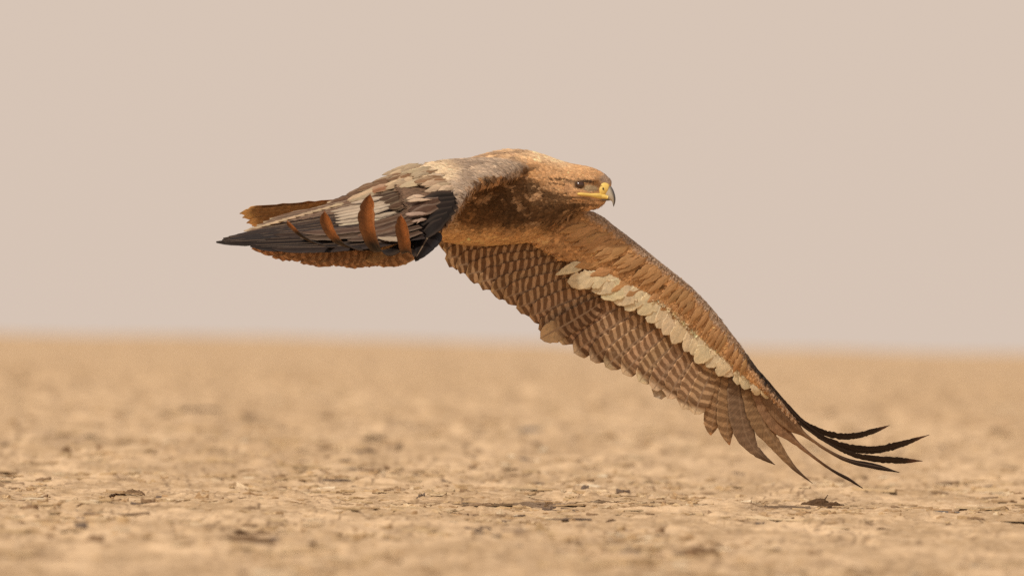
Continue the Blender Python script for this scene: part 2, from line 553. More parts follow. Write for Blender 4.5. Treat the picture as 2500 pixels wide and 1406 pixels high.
L = Loft()
TORSO = [  # u, top, bottom, half depth, centre depth
    (1494, 440, 447, 3, 0), (1489, 435, 470, 7, 0), (1480, 427, 494, 9, 0), (1467, 418, 506, 14, 0), (1448, 410, 512, 26, 0), (1425, 404.5, 516, 34, 0),
    (1398, 400, 524, 40, 2), (1365, 391, 545, 54, 5), (1325, 377, 568, 74, 8), (1285, 368, 586, 90, 8),
    (1235, 366, 596, 100, 5), (1180, 377, 600, 100, 3), (1120, 395, 599, 92, 0), (1050, 420, 590, 78, 0), (960, 452, 570, 58, 0), (860, 482, 552, 40, 0), (760, 505, 545, 24, 0)]
L.rings(torso_rings(TORSO))
# heavy brow ridges and cheeks
def ell(cu, cv, cw, ru, rv, rw, ang=0, n=10, seg=14):
    out = []
    for i in range(n):
        f = math.pi * (i + .5) / n
        r = math.sin(f); a = np.linspace(0, 2 * math.pi, seg, endpoint=False)
        x = np.full(seg, -math.cos(f) * ru); y = np.cos(a) * rv * r; z = np.sin(a) * rw * r
        ca, sa = math.cos(ang), math.sin(ang)
        out.append(P(np.stack([cu + x * ca - y * sa, cv + x * sa + y * ca, cw + z], 1)))
    return out
for sgn in (-1, 1):
    L.rings(ell(1428, 439, sgn * 25, 36, 6.5, 7, .05))
    L.rings(ell(1400, 470, sgn * 28, 34, 22, 13, .2))
    L.rings(ell(1405, 448, sgn * 32, 14, 14, 5, 0))
# far wing arm (underside towards the camera)
FL = [(1370, 500, 30), (1455, 522, 50), (1500, 553, 62), (1560, 598, 80), (1620, 646, 100), (1676, 690, 120), (1700, 712, 130), (1741, 755, 142), (1796, 826, 160), (1844, 891, 178), (1890, 953, 195), (1934, 1011, 212), (1952, 1034, 220)]
FC = [(1240, 590, 10), (1310, 596, 22), (1375, 628, 40), (1440, 655, 60), (1510, 690, 82), (1572, 718, 102), (1615, 740, 112), (1660, 775, 124), (1705, 820, 144), (1752, 865, 163), (1800, 905, 182), (1862, 950, 200), (1938, 1026, 220)]
FN = [(.2, -.35, .9)] * 13
L.rings(slab_rings(FL, FC, FN, [52, 48, 42, 36, 32, 30, 30, 26, 22, 18, 13, 9, 6], 90))
# near wing arm (comes towards the camera and droops; upper side in view)
NL = [(1330, 425, -20), (1272, 424, -90), (1225, 440, -170), (1180, 452, -250), (1146, 474, -330), (1124, 506, -400), (1098, 545, -455), (1068, 578, -500)]
NC = [(1180, 395, -20), (1130, 392, -80), (1060, 398, -160), (1000, 422, -240), (975, 452, -320), (985, 482, -400), (1000, 520, -455), (1010, 560, -500)]
NN = [(0, -1, -.3)] * 8
L.rings(slab_rings(NL, NC, [(.15, -1, -.35), (.1, -1, -.35), (.1, -1, -.4), (.15, -.95, -.5), (.3, -.8, -.6), (.45, -.6, -.6), (.5, -.5, -.6), (.5, -.5, -.6)], [70, 62, 50, 44, 38, 30, 22, 12], 70))
me = bpy.data.meshes.new('raw'); me.from_pydata(L.V, [], L.F); me.update()
tmp = bpy.data.objects.new('raw', me); COL.objects.link(tmp)
md = tmp.modifiers.new('r', 'REMESH'); md.mode = 'VOXEL'; md.voxel_size = .0032
md = tmp.modifiers.new('s', 'SMOOTH'); md.factor = .5; md.iterations = 5
dg = bpy.context.evaluated_depsgraph_get()
BODY = bpy.data.meshes.new_from_object(tmp.evaluated_get(dg)); BODY.name = 'body'
bpy.data.objects.remove(tmp)
BODY.polygons.foreach_set('use_smooth', np.ones(len(BODY.polygons), bool))
bco = np.zeros(len(BODY.vertices) * 3); BODY.vertices.foreach_get('co', bco); bco = bco.reshape(-1, 3)
bno = np.zeros(len(BODY.vertices) * 3); BODY.vertices.foreach_get('normal', bno); bno = bno.reshape(-1, 3)
bvh = BVHTree.FromPolygons([tuple(v) for v in bco], [tuple(p.vertices) for p in BODY.polygons])

def surf(u, v, default=0):
    d = Rn @ np.array([(u - 1250) / F, -(v - 703) / F, -1.0]); d /= np.linalg.norm(d)
    hit = bvh.ray_cast(CAM_LOC, Vector(d))
    if hit[0] is None: return default
    return invP(np.array([hit[0]]))[0, 2]

# ---- plumage colours (albedo), as a map over the bird
def polydist(pts, u, v):
    """distance to a polyline and the position (0..1) along it"""
    p = np.asarray(pts, float)[:, :2]
    best = np.full(u.shape, 1e9); par = np.zeros(u.shape); side = np.zeros(u.shape)
    n = len(p) - 1
    for i in range(n):
        a, b = p[i], p[i + 1]; ab = b - a
        t = np.clip(((u - a[0]) * ab[0] + (v - a[1]) * ab[1]) / (ab @ ab), 0, 1)
        dx, dy = u - (a[0] + t * ab[0]), v - (a[1] + t * ab[1])
        d = np.hypot(dx, dy); m = d < best
        best = np.where(m, d, best); par = np.where(m, (i + t) / n, par)
        side = np.where(m, ab[0] * dy - ab[1] * dx, side)
    return best, par, side

def lerp(c, col, m):
    return c * (1 - m[:, None]) + np.array(col)[None] * m[:, None]

FAR_LEAD = [(1440, 505), (1500, 545), (1560, 592), (1620, 640), (1680, 680), (1700, 697), (1740, 747), (1790, 817), (1840, 885), (1890, 945), (1940, 1005), (1965, 1035)]
def flow(u, v, w):
    """image-plane direction in which feathers lie"""
    far, par, side = polydist(FAR_LEAD, u, v)
    isfar = sm(1380, 1470, u + (v - 520) * .9)
    isnear = sm(-70, -130, w)
    fx = np.full(u.shape, -1.0); fy = np.full(u.shape, .16)
    # head: swept back and a touch down, neck up to the nape
    fy = np.where((u > 1330) & (v < 510), -.22 - .1 * (440 - v) / 60, fy)
    gx = -.88 + .75 * par; gy = .42 + .5 * par
    k = isfar * (v > 505)
    fx = fx * (1 - k) + gx * k; fy = fy * (1 - k) + gy * k
    fx = fx * (1 - isnear) - .95 * isnear; fy = fy * (1 - isnear) + .30 * isnear
    l = np.hypot(fx, fy)
    return fx / l, fy / l

def plumage(p):
    u, v, w = p[:, 0], p[:, 1], p[:, 2]
    fx, fy = flow(u, v, w)
    a = u * fx + v * fy; b = -u * fy + v * fx            # along / across the lie of the feathers
    n1 = fbm(a / 46, b / 17, 3, 4); n2 = fbm(a / 16, b / 5.5, 17, 3); n3 = fbm(u / 70, v / 50, 29, 3)
    c = np.tile(np.array([.40, .205, .085]), (len(u), 1))
    c = lerp(c, (.28, .135, .055), sm(.50, .66, n2) * .7)
    c = lerp(c, (.50, .29, .13), sm(.52, .38, n1) * .5)
    # head and neck: warm, a bit paler on the nape and crown
    hd = sm(1300, 1345, u + (430 - v) * .3) * (v < 520)
    c = lerp(c, (.43, .25, .125), hd * .8)
    c = lerp(c, (.54, .34, .18), hd * sm(.48, .66, n2) * .4)
    c = lerp(c, (.27, .155, .08), hd * sm(.50, .72, n1) * .28)
    c = lerp(c, (.58, .41, .25), sm(30, 6, v - (366 + np.clip(u - 1270, 0, 400) * .24)) * sm(1190, 1240, u) * sm(1420, 1360, u) * .75)
    # forehead greyer, dark brow and lore
    e = lambda cu, cv, ru, rv: np.hypot((u - cu) / ru, (v - cv) / rv)
    head = (u > 1380) & (v < 500)
    c = lerp(c, (.25, .175, .125), sm(1.2, .5, e(1484, 438, 22, 15)) * head)
    c = lerp(c, (.075, .05, .035), sm(1.15, .6, e(1432, 444, 26, 4.2)) * head * .9)
    c = lerp(c, (.075, .05, .035), sm(1.3, .7, e(1392, 446, 18, 3)) * head * .6)
    c = lerp(c, (.09, .06, .04), sm(1.3, .8, e(1416, 451, 14, 12)) * head)
    c = lerp(c, (.33, .26, .165), sm(1.15, .7, e(1444, 461, 17, 9)) * head)
    c = lerp(c, (.26, .15, .09), sm(1.2, .5, e(1386, 462, 18, 12)) * head * .5)
    # breast: ragged dark brown feathers between tawny ones, wing shadow painted in too
    br = (w < 140) & (v < 605)
    m = sm(1.25, .55, e(1290, 500, 175, 72) + (n1 - .5) * 1.5 + (n2 - .5) * .8) * br * sm(1350, 1300, u + (440 - v) * 1.1)
    neck_shade = sm(1.2, .6, e(1390, 515, 90, 30) + (n1 - .5) * 1.0) * br * sm(0, 22, v - (400 + (u - 1300) * .78))  # painted shadow with a diagonal edge across the neck
    c = lerp(c, (.125, .068, .031), np.maximum(m, neck_shade) * .95)
    c = lerp(c, (.085, .046, .021), sm(.50, .60, n1) * sm(1.5, 1.0, e(1240, 500, 190, 85)) * br * .75)
    # belly: clear tan
    c = lerp(c, (.56, .34, .16), sm(545, 590, v + (n1 - .5) * 50) * sm(1400, 1330, u) * sm(1020, 1060, u) * sm(640, 606, v) * (w < 100) * .85)
    c = lerp(c, (.46, .29, .16), .6 * sm(.55, .72, fbm(a / 30, b / 12, 77, 3)) * sm(1.2, .8, e(1270, 490, 170, 90)) * br * .8)
    # back
    bk = sm(12, -12, v - (392 + np.abs(u - 1230) * .18)) * sm(1320, 1280, u)
    c = lerp(c, (.42, .27, .15), bk * .8)
    c = lerp(c, (.24, .15, .09), bk * sm(.5, .64, n2) * .8)
    # far wing: tawny lining, dark flecks, greyer leading edge
    dd, par, side = polydist(FAR_LEAD, u, v)
    fw = sm(1400, 1450, u + (v - 520) * 1.1) * (v > 500) * (w > 0)
    c = lerp(c, (.43, .245, .11), fw * .8)
    c = lerp(c, (.20, .10, .045), fw * sm(.55, .66, n1) * sm(.42, .5, n2) * .55)
    c = lerp(c, (.30, .215, .15), fw * sm(24, 10, dd + (n2 - .5) * 16) * (1 - .35 * sm(.55, .75, par)))
    c = lerp(c, (.055, .04, .032), fw * sm(11, 5, dd + (n2 - .5) * 8) * sm(.64, .74, par))
    d2, par2, _ = polydist([(1440, 580), (1500, 612), (1560, 652), (1620, 688), (1672, 722)], u, v)
    c = lerp(c, (.13, .07, .03), fw * sm(8, 3, d2 + (n2 - .5) * 14 + np.abs(np.sin(par2 * 9)) * 3) * .85)
    c = lerp(c, (.62, .49, .31), fw * sm(26, 38, dd) * sm(18, 0, polydist([(1420, 672), (1510, 705), (1600, 745), (1660, 790), (1720, 850), (1790, 905), (1880, 965)], u, v)[0] - 12 + (n1 - .5) * 14) * .9)
    # near wing: grey leading edge, buff scaly elbow
    ed = np.interp(v, [395, 412, 424, 430, 434, 448, 470, 500, 535, 575], [1296, 1290, 1268, 1242, 1200, 1165, 1145, 1128, 1106, 1075])
    nr = np.maximum(sm(-45, -85, w) * sm(6, -6, u - ed + (n2 - .5) * 14), 0)
    g = lerp(np.tile(np.array([.30, .255, .215]), (len(u), 1)), (.40, .34, .28), sm(.4, .6, n2))
    g = lerp(g, (.20, .16, .13), sm(.56, .68, n1) * .6)
    el = sm(1.2, .7, e(1035, 412, 105, 40) + (n1 - .5) * .6)
    g = lerp(g, (.16, .11, .08), sm(1115, 1095, u) * sm(436, 452, v))
    g = g * np.array([[.90, .78, .66]])
    g = lerp(g, (.52, .39, .25), el * .9)
    g = lerp(g, (.30, .21, .13), el * sm(.52, .66, n1) * .8)
    c = c * (1 - nr[:, None]) + g * nr[:, None]
    lumv = c.mean(1, keepdims=True)
    c = c * (1 + .50 * sm(.05, .16, lumv))
    return np.clip(c, .01, .86)

bp = invP(bco)
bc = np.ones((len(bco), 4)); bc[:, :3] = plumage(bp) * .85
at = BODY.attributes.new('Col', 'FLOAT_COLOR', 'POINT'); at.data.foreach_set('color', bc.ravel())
BODY.materials.clear(); BODY.materials.append(PLUM)
part('body', BODY, EAGLE)

# ---- small contour feathers all over the skin, too many to count
def build_plumage():
    tri = []
    me = BODY
    me.calc_loop_triangles()
    n = len(me.loop_triangles)
    tv = np.zeros(n * 3, int); me.loop_triangles.foreach_get('vertices', tv); tv = tv.reshape(-1, 3)
    A, B, C3 = bco[tv[:, 0]], bco[tv[:, 1]], bco[tv[:, 2]]
    cen = invP((A + B + C3) / 3)
    nrm = np.cross(B - A, C3 - A); area = np.linalg.norm(nrm, axis=1) / 2
    # feather size in pixels by region
    def size(p):
        u, v, w = p[:, 0], p[:, 1], p[:, 2]
        s = np.full(u.shape, 16.0)
        s = np.where((u > 1300) & (v < 520), np.interp(u, [1300, 1380, 1440, 1490], [16, 8, 5.5, 3.5]), s)
        s = np.where((v > 500) & (u > 1400), 12.0, s)
        s = np.where(w < -70, 14.0, s)
        d = polydist(FAR_LEAD, u, v)[0]
        s = np.where((u > 1450) & (d < 24), 8.0, s)
        return s
    s_t = size(cen)
    wgt = area / s_t ** 1.7; wgt /= wgt.sum()
    M = 38000
    idx = rng.choice(n, M, p=wgt)
    r1, r2 = rng.random(M), rng.random(M); fl = r1 + r2 > 1; r1[fl], r2[fl] = 1 - r1[fl], 1 - r2[fl]
    pos = A[idx] + (B - A)[idx] * r1[:, None] + (C3 - A)[idx] * r2[:, None]
    nn = nrm[idx] / np.linalg.norm(nrm[idx], axis=1)[:, None]
    vn = bno[tv[idx, 0]]
    nn = np.where((np.sum(nn * vn, 1) < 0)[:, None], -nn, nn)
    p = invP(pos)
    fx, fy = flow(p[:, 0], p[:, 1], p[:, 2])
    fdir = np.stack([fx, -fy, np.zeros(M)], 1)                 # camera space x, y up
    fdir = fdir @ Rn.T
    ang = rng.normal(0, .16, M)
    fdir -= nn * np.sum(fdir * nn, 1)[:, None]
    fdir /= np.linalg.norm(fdir, axis=1)[:, None] + 1e-9
    side = np.cross(nn, fdir)
    fdir = fdir * np.cos(ang)[:, None] + side * np.sin(ang)[:, None]
    side = np.cross(nn, fdir)
    sz = size(p) * 1.25 / PPM * rng.uniform(.7, 1.35, M)
    # keep eye, lore and bill clear
    clear = (np.hypot((p[:, 0] - 1416) / 15, (p[:, 1] - 451) / 12) < 1) | ((p[:, 0] > 1455) & (p[:, 1] > 442) & (p[:, 1] < 492)) | \
            ((p[:, 0] > 1404) & (np.abs(p[:, 1] - 478) < 8) & (p[:, 1] < 492))
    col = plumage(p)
    lum = np.exp(rng.normal(0, .17, M))[:, None]
    warm = rng.normal(0, .018, (M, 1)) * np.array([[1, 0, -1]])
    col = np.clip(col * lum * (1 + warm), .012, .85)
    ts = np.array([0, .35, .7, 1.0]); ws = np.array([.16, .25, .20, .03]); ht = np.array([-.05, .03, .06, .06])
    V = np.zeros((M, 4, 3, 3)); Cc = np.zeros((M, 4, 3, 3))
    lift = rng.uniform(.5, 1.5, M)
    for i in range(4):
        for j, sj in enumerate((-1, 0, 1)):
            back = .16 * abs(sj) * (i == 3) + .08 * abs(sj)
            V[:, i, j] = pos + fdir * (sz * (ts[i] - back) * 1.0)[:, None] + side * (sz * ws[i] * sj)[:, None] \
                + nn * (sz * (ht[i] * lift - .05 * abs(sj)))[:, None]
            k = (.80 if i == 0 else 1.0) * (1.0 if sj else .88)
            k = k * (1.10 if i == 3 else 1)
            Cc[:, i, j] = col * k
    keep = ~clear
    V, Cc = V[keep].reshape(-1, 3), Cc[keep].reshape(-1, 3)
    M = keep.sum()
    q = []
    for i in range(3):
        for j in range(2):
            q.append([i * 3 + j, i * 3 + j + 1, i * 3 + j + 4, i * 3 + j + 3])
    q = (np.array(q)[None] + (np.arange(M) * 12)[:, None, None]).reshape(-1, 4)
    m = bpy.data.meshes.new('contour_plumage')
    m.vertices.add(len(V)); m.vertices.foreach_set('co', V.ravel())
    m.loops.add(q.size); m.loops.foreach_set('vertex_index', q.ravel().astype(np.int32))
    m.polygons.add(len(q)); m.polygons.foreach_set('loop_start', np.arange(0, q.size, 4, dtype=np.int32))
    m.update(calc_edges=True)
    m.polygons.foreach_set('use_smooth', np.ones(len(q), bool))
    a = m.attributes.new('Col', 'FLOAT_COLOR', 'POINT'); c4 = np.ones((len(V), 4)); c4[:, :3] = Cc
    a.data.foreach_set('color', c4.ravel()); m.materials.append(PLUM)
    part('contour_plumage', m, EAGLE, kind='stuff')
# BODY was shifted into the eagle's frame by part(); bco keeps the world copy used here
build_plumage()

# ---- one feather
def feather(name, spine, W, parent, col, tip=None, tipl=0, edge=None, edgew=.0, bar=0.0, shaft=.5, lat=None, lat2=None,
            point=.5, prof=None, nL=22, camber=.10, jag=.05, root=.55, half_shade=None, fray=0, bold=0.0, sub=None, **props):
    """spine: pixel-space points root->tip; W full width px; lat: across direction (root) and lat2 (tip);
    tipl: length px of the pale tip; point: 0 blunt .. 1 pointed"""
    t = np.linspace(0, 1, nL) ** .92
    S0 = crom(spine, 120)
    ti = np.linspace(0, 1, 120)
    S = np.stack([np.interp(t, ti, S0[:, k]) for k in range(3)], 1)
    T = np.gradient(S, axis=0); T /= np.linalg.norm(T, axis=1)[:, None]
    la = np.asarray(lat if lat is not None else (0, 0, 1), float)
    lb = np.asarray(lat2 if lat2 is not None else la, float)
    LA = la[None] * (1 - t[:, None]) + lb[None] * t[:, None]
    LA = LA - T * np.sum(LA * T, 1)[:, None]; LA /= np.linalg.norm(LA, axis=1)[:, None]
    NN = np.cross(T, LA)
    seg = np.concatenate([[0], np.cumsum(np.linalg.norm(np.diff(S, axis=0), axis=1))])
    length = seg[-1]; fromtip = length - seg
    rootk = root + (1 - root) * sm(0, .35, t)
    tl = np.clip(fromtip / (W * (.5 + 1.8 * point)), 0, 1)
    tk = (1 - (1 - tl) ** (2.2 - point * .6)) ** (.5 + .45 * point)
    wd = W / 2 * rootk * tk
    if prof is not None:
        wd = np.maximum(crom([(q, 0) for q in prof], 60, True)[:, 0], .6) / 2
        wd = np.interp(t, cpar(spine, 60), wd)
    ss = np.array([-1, -.86, -.45, 0, .45, .86, 1.0]); ns = len(ss)
    V, C, U, Bv = [], [], [], []
    rs = rng.random()
    jl, jr = rng.normal(0, jag, nL), rng.normal(0, jag, nL)
    if fray:
        e = np.exp(-fromtip / 16.0)
        jl += rng.normal(0, 1, nL) * fray * e; jr += rng.normal(0, 1, nL) * fray * e
    for q in range(rng.integers(0, 3)):                       # split vane
        k = rng.integers(int(nL * .35), nL - 2)
        if rng.random() < .5: jl[k] -= .22
        else: jr[k] -= .22
    col = np.asarray(col, float)
    if parent.get('label', '').startswith('near') and col.mean() < .3:
        col = col * np.array([.92, .70, .54]) * (.8 + .2 * rng.random())
    for layer in (1, -1):
        for i in range(nL):
            for j, s in enumerate(ss):
                jj = 1 + (jl[i] if s < 0 else jr[i]) * (abs(s) > .8)
                y = s * wd[i] * jj
                h = -camber * W * s * s * .5 + (1.0 if layer > 0 else -1.0) * (.55 * (1 - s * s) + .12) + (.5 * layer if s == 0 else 0)
                p = S[i] + LA[i] * y + NN[i] * h - T[i] * (abs(s) * W * .10 * (1 - t[i]))
                V.append(p)
                c = col.copy()
                if tip is not None and tipl > 0:
                    k = float(sm(tipl * 1.35, tipl * .6, np.array(fromtip[i] + abs(s) * 1.0)))
                    if sub is not None:
                        k2 = float(sm(tipl * 2.2, tipl * 1.5, np.array(fromtip[i])))
                        c = c * (1 - k2) + np.array(sub) * k2
                    c = c * (1 - k) + np.array(tip) * k
                else: k = 0
                if half_shade is not None:  # one half of the tip coloured darker to stand for shading
                    k2 = float(sm(.2, -.3, np.array(s))) * k * .9
                    c = c * (1 - k2) + np.array(half_shade) * k2
                if edge is not None and abs(s) > .8:
                    c = c * (1 - edgew) + np.array(edge) * edgew
                C.append(c)
                U.append((.5 + s * .5, fromtip[i] / 100.0))
                Bv.append((bar * (1 - k), shaft, rs))
    Fc = []
    n0 = nL * ns
    for i in range(nL - 1):
        for j in range(ns - 1):
            a = i * ns + j
            Fc.append((a, a + 1, a + ns + 1, a + ns))
            Fc.append((n0 + a, n0 + a + ns, n0 + a + ns + 1, n0 + a + 1))
        a, b = i * ns, i * ns + ns - 1
        Fc.append((a, a + ns, n0 + a + ns, n0 + a)); Fc.append((b, n0 + b, n0 + b + ns, b + ns))
    me = mesh_from(name, P(np.array(V)), Fc, np.array(C), np.array(Bv), U, FEATHER)
    return part(name, me, parent, **props)

def jit(c, a=.12):
    return np.clip(np.asarray(c) * math.exp(rng.normal(0, a)) * (1 + rng.normal(0, .012, 3)), .008, .9)

# ---- tail
TAIL = empty('tail', Vector(P([(800, 520, 0)])[0]), EAGLE)
tails = [((585, 522), 22, -36), ((592, 532), 26, -22), ((602, 545), 26, -8), ((598, 518), 30, 10), ((615, 552), 28, 20), ((605, 528), 30, 34), ((640, 520), 28, 46), ((660, 545), 26, 58)]
for k, ((tu, tv), W, w) in enumerate(tails):
    feather('tail_feather', [(940, 487 + (tv - 530) * .2, w * .5), (780, 503 + (tv - 520) * .6, w * .8), (tu, tv, w)], W * 1.4, TAIL, jit((.30, .165, .072), .14),
            tip=jit((.86, .56, .25), .06), tipl=28, bar=.25, lat=(-.1, .35, .9), lat2=(-.1, .55, .8), point=.15, jag=.08)

# ---- far wing (bird's left): underside in view
FAR = empty('wing', Vector(P([(1500, 600, 70)])[0]), EAGLE, label='far wing, its barred underside turned to the camera, tip fanned low over the ground')
def roll(x, y, k=.20):
    """across direction lying in the far wing's plane, the inner vane tipped towards the camera"""
    w = .30 * x + .06 * y
    return (x, y, w + (k if x > 0 else -k))
def wfar(u, v):           # depth of the far wing's plane
    return 20 + (u - 1250) * .30 + (v - 600) * .06
FB = [(1285, 585), (1305, 598), (1330, 612), (1358, 630), (1388, 650), (1420, 668), (1452, 686), (1486, 704), (1520, 722), (1554, 742), (1586, 764), (1616, 786), (1644, 810), (1670, 832), (1696, 852), (1722, 872), (1748, 890)]
FT = [(1068, 590), (1082, 614), (1100, 640), (1130, 664), (1165, 688), (1204, 712), (1244, 738), (1284, 768), (1312, 800), (1370, 838), (1420, 868), (1468, 890), (1520, 915), (1566, 938), (1610, 962), (1655, 990), (1696, 1012)]
FLAT = (.5, .62, -.14)
NSEC = 21
FB2, FT2 = crom([(*q, 0) for q in FB], NSEC, True), crom([(*q, 0) for q in FT], NSEC, True)
for k in range(NSEC):
    b, tp = FB2[k, :2] + rng.normal(0, 1.5, 2), FT2[k, :2] + rng.normal(0, 2.5, 2)
    dr = (tp - b) / np.linalg.norm(tp - b)
    b0 = b - dr * 30
    mid = (b + tp) / 2 + np.array([dr[1], -dr[0]]) * -5
    perp = np.array([-dr[1], dr[0]])
    inner = k < 11
    w0 = 4
    spine = [(b0[0], b0[1], wfar(*b0) + w0 + 2), (mid[0], mid[1], wfar(*mid) + w0), (tp[0], tp[1], wfar(*tp) + w0 - 6)]
    col = jit((.62, .40, .225) if k < 10 else (.68, .46, .27), .05)
    feather('secondary_feather', spine, 62 if k > 1 else 52, FAR, col, tip=jit((.80, .54, .27) if inner else (.88, .70, .46), .06), tipl=8 if inner else 16,
            bar=.95 - .012 * k, camber=.03, lat=roll(perp[0], perp[1], .10), point=.10, jag=.035, fray=.24, edge=(.62, .38, .19), edgew=.3, shaft=.8, nL=30, sub=(.42, .25, .13))
# the one displaced feather with a broad pale tip
feather('secondary_feather', [(1470, 738, wfar(1470, 738) + 4), (1405, 778, wfar(1405, 778) - 6), (1318, 826, wfar(1318, 826) - 14)], 58, FAR, (.44, .27, .15), tip=(.70, .50, .28), tipl=52,
        bar=.85, lat=roll(-.45, -.85, .12), point=.18, nL=30, label='worn secondary with a broad pale tip, out of line with its neighbours', shaft=1)
# whitish tips showing behind the trailing edge
for (tu, tv, bu, bv) in ((1596, 968, 1655, 900),):
    feather('secondary_feather', [(bu + 60, bv - 70, wfar(bu, bv) + 24), (bu, bv, wfar(bu, bv) + 20), (tu, tv, wfar(tu, tv) + 16)], 56, FAR, (.52, .40, .26), tip=(.74, .62, .47), tipl=26,
            lat=roll(-.7, -.7, .1), point=.1, jag=.07)
# primaries, inner to outer: (u, v, width) along each shaft; past the notch the web narrows to a finger
G = [
    ([(1772, 885, 40), (1756, 950, 54), (1744, 1010, 54), (1738, 1040, 40), (1736, 1062, 3)], (.54, .34, .18), 0),
    ([(1790, 893, 40), (1782, 960, 58), (1776, 1020, 56), (1776, 1056, 36), (1782, 1086, 3)], (.48, .30, .155), 1),
    ([(1800, 905, 40), (1804, 970, 60), (1814, 1035, 62), (1826, 1072, 46), (1846, 1100, 27), (1868, 1118, 14), (1893, 1134, 1)], (.33, .22, .13), 2),
    ([(1825, 915, 40), (1843, 975, 60), (1864, 1035, 60), (1884, 1070, 38), (1908, 1104, 24), (1942, 1144, 11), (1984, 1179, 1)], (.44, .275, .145), 3),
    ([(1845, 930, 36), (1872, 985, 56), (1905, 1037, 52), (1932, 1068, 22), (1975, 1105, 9), (2030, 1145, 7), (2075, 1170, 9), (2107, 1191, 1)], (.40, .24, .125), 4),
    ([(1862, 945, 30), (1900, 1000, 46), (1940, 1040, 36), (1968, 1062, 12), (2022, 1099, 8), (2075, 1124, 12), (2140, 1138, 15), (2196, 1152, 1)], (.34, .20, .105), 5),
]
for k, (sp, col, q) in enumerate(G):
    n = len(sp)
    pts = [(p[0], p[1], wfar(p[0], p[1]) + 8 - k * 1.6 + (k > 3) * (j / n) ** 2 * 50) for j, p in enumerate(sp)]
    feather('primary_feather', pts, 50, FAR, jit(col, .04), tip=(.045, .028, .02) if k > 3 else ((.14, .085, .05) if k > 1 else (.60, .30, .12)), tipl=(6, 8, 50, 70, 130, 190)[k],
            bar=(.6, .5, .3, .35, .2, .15)[k], lat=roll(1, -.2 - .03 * k, .18), lat2=roll(1, -.9, .15) if k < 4 else (1, -.9, .9), prof=[p[2] for p in sp], nL=40, jag=.035, shaft=.35)
outer = [
    [(1905, 985, 7), (1940, 1022, 11), (1980, 1054, 9), (2027, 1084, 10), (2085, 1110, 13), (2140, 1120, 17), (2200, 1124, 17), (2253, 1125, 1)],
    [(1880, 948, 7), (1908, 976, 9), (1945, 1018, 13), (1978, 1045, 13), (2007, 1068, 14), (2050, 1086, 18), (2098, 1097, 21), (2150, 1096, 22), (2206, 1082, 18), (2269, 1061, 1)],
    [(1826, 880, 6), (1862, 918, 11), (1908, 972, 12), (1954, 1022, 13), (1982, 1044, 15), (2013, 1056, 16), (2055, 1065, 17), (2098, 1062, 18), (2140, 1050, 14), (2172, 1038, 1)],
]
for k, sp in enumerate(outer):
    n = len(sp)
    pts = [(p[0], p[1], wfar(p[0], p[1]) - 1 - 3 * k + (j / n) ** 2 * (70 + 50 * k)) for j, p in enumerate(sp)]
    feather('primary_feather', pts, 20, FAR, jit((.058, .036, .024), .1), tip=(.15, .075, .045), tipl=40, lat=(.5, -.8, -.35), lat2=(.15, -1, -.45), prof=[p[2] * (1.0 if j > 3 else .6) for j, p in enumerate(sp)], nL=80, jag=.08, shaft=.1, camber=.04)

# greater under-coverts: the pale scalloped band, each feather its own part
band = [(1405, 655, 1362, 668), (1432, 668, 1392, 684), (1458, 682, 1415, 690), (1485, 694, 1448, 708), (1512, 704, 1474, 724), (1540, 714, 1500, 738), (1565, 724, 1535, 752), (1590, 736, 1560, 764),
        (1612, 752, 1582, 780), (1632, 768, 1608, 796), (1650, 782, 1624, 806), (1668, 802, 1646, 832), (1690, 822, 1668, 852), (1708, 838, 1688, 860), (1730, 852, 1706, 880), (1748, 868, 1728, 888),
        (1772, 880, 1754, 912), (1786, 890, 1770, 914), (1812, 898, 1800, 934), (1828, 915, 1822, 944), (1850, 925, 1850, 958), (1862, 940, 1868, 966)]
for k, (bu, bv, tu, tv) in enumerate(band):
    d = np.array([tu - bu, tv - bv], float) + rng.normal(0, 3, 2) * (k < 12); d /= np.linalg.norm(d)
    ln = (70 if k < 13 else 56 if k < 20 else 34) * rng.uniform(.85, 1.15)
    tu, tv = tu + rng.normal(0, 3) + d[0] * 7, tv + rng.normal(0, 2) + d[1] * 7
    b = np.array([tu, tv]) - d * ln
    m = np.array([tu, tv]) - d * ln * .5 + np.array([-d[1], d[0]]) * rng.normal(0, 1.5)
    wz = lambda q: wfar(*q) - 22
    zj = 0
    feather('covert_feather', [(b[0], b[1], wz(b) - 4), (m[0], m[1], wz(m) - 3 + zj), (tu, tv, wz((tu, tv)) + 4 + zj)], (28 if k < 1 else rng.uniform(46, 58)) if k < 21 else 28, FAR,
            jit((.92, .77, .53), .02), lat=roll(-d[1], d[0], .03), root=.3, point=.8 if k < 1 else .25, nL=16, jag=.05, fray=.14, edge=(.90, .73, .47), edgew=.3, shaft=.06, camber=.02)
for (bu, bv, tu, tv, W) in ((1562, 678, 1492, 712, 22), (1600, 694, 1528, 722, 24), (1628, 706, 1580, 738, 24), (1672, 712, 1604, 742, 26), (1676, 726, 1612, 756, 26), (1684, 742, 1640, 778, 24), (1706, 782, 1676, 806, 20), (1500, 655, 1440, 674, 22), (1470, 640, 1402, 652, 22)):
    d = np.array([tu - bu, tv - bv], float); d /= np.linalg.norm(d)
    feather('covert_feather', [(bu, bv, wfar(bu, bv) - 30), ((bu + tu) / 2, (bv + tv) / 2 - 1, wfar(bu, bv) - 36), (tu, tv, wfar(tu, tv) - 27)], W, FAR, jit((.64, .375, .17), .07),
            lat=roll(-d[1], d[0], .04), root=.15, camber=.02, point=.6, nL=13, jag=.12, fray=.2, shaft=.05)
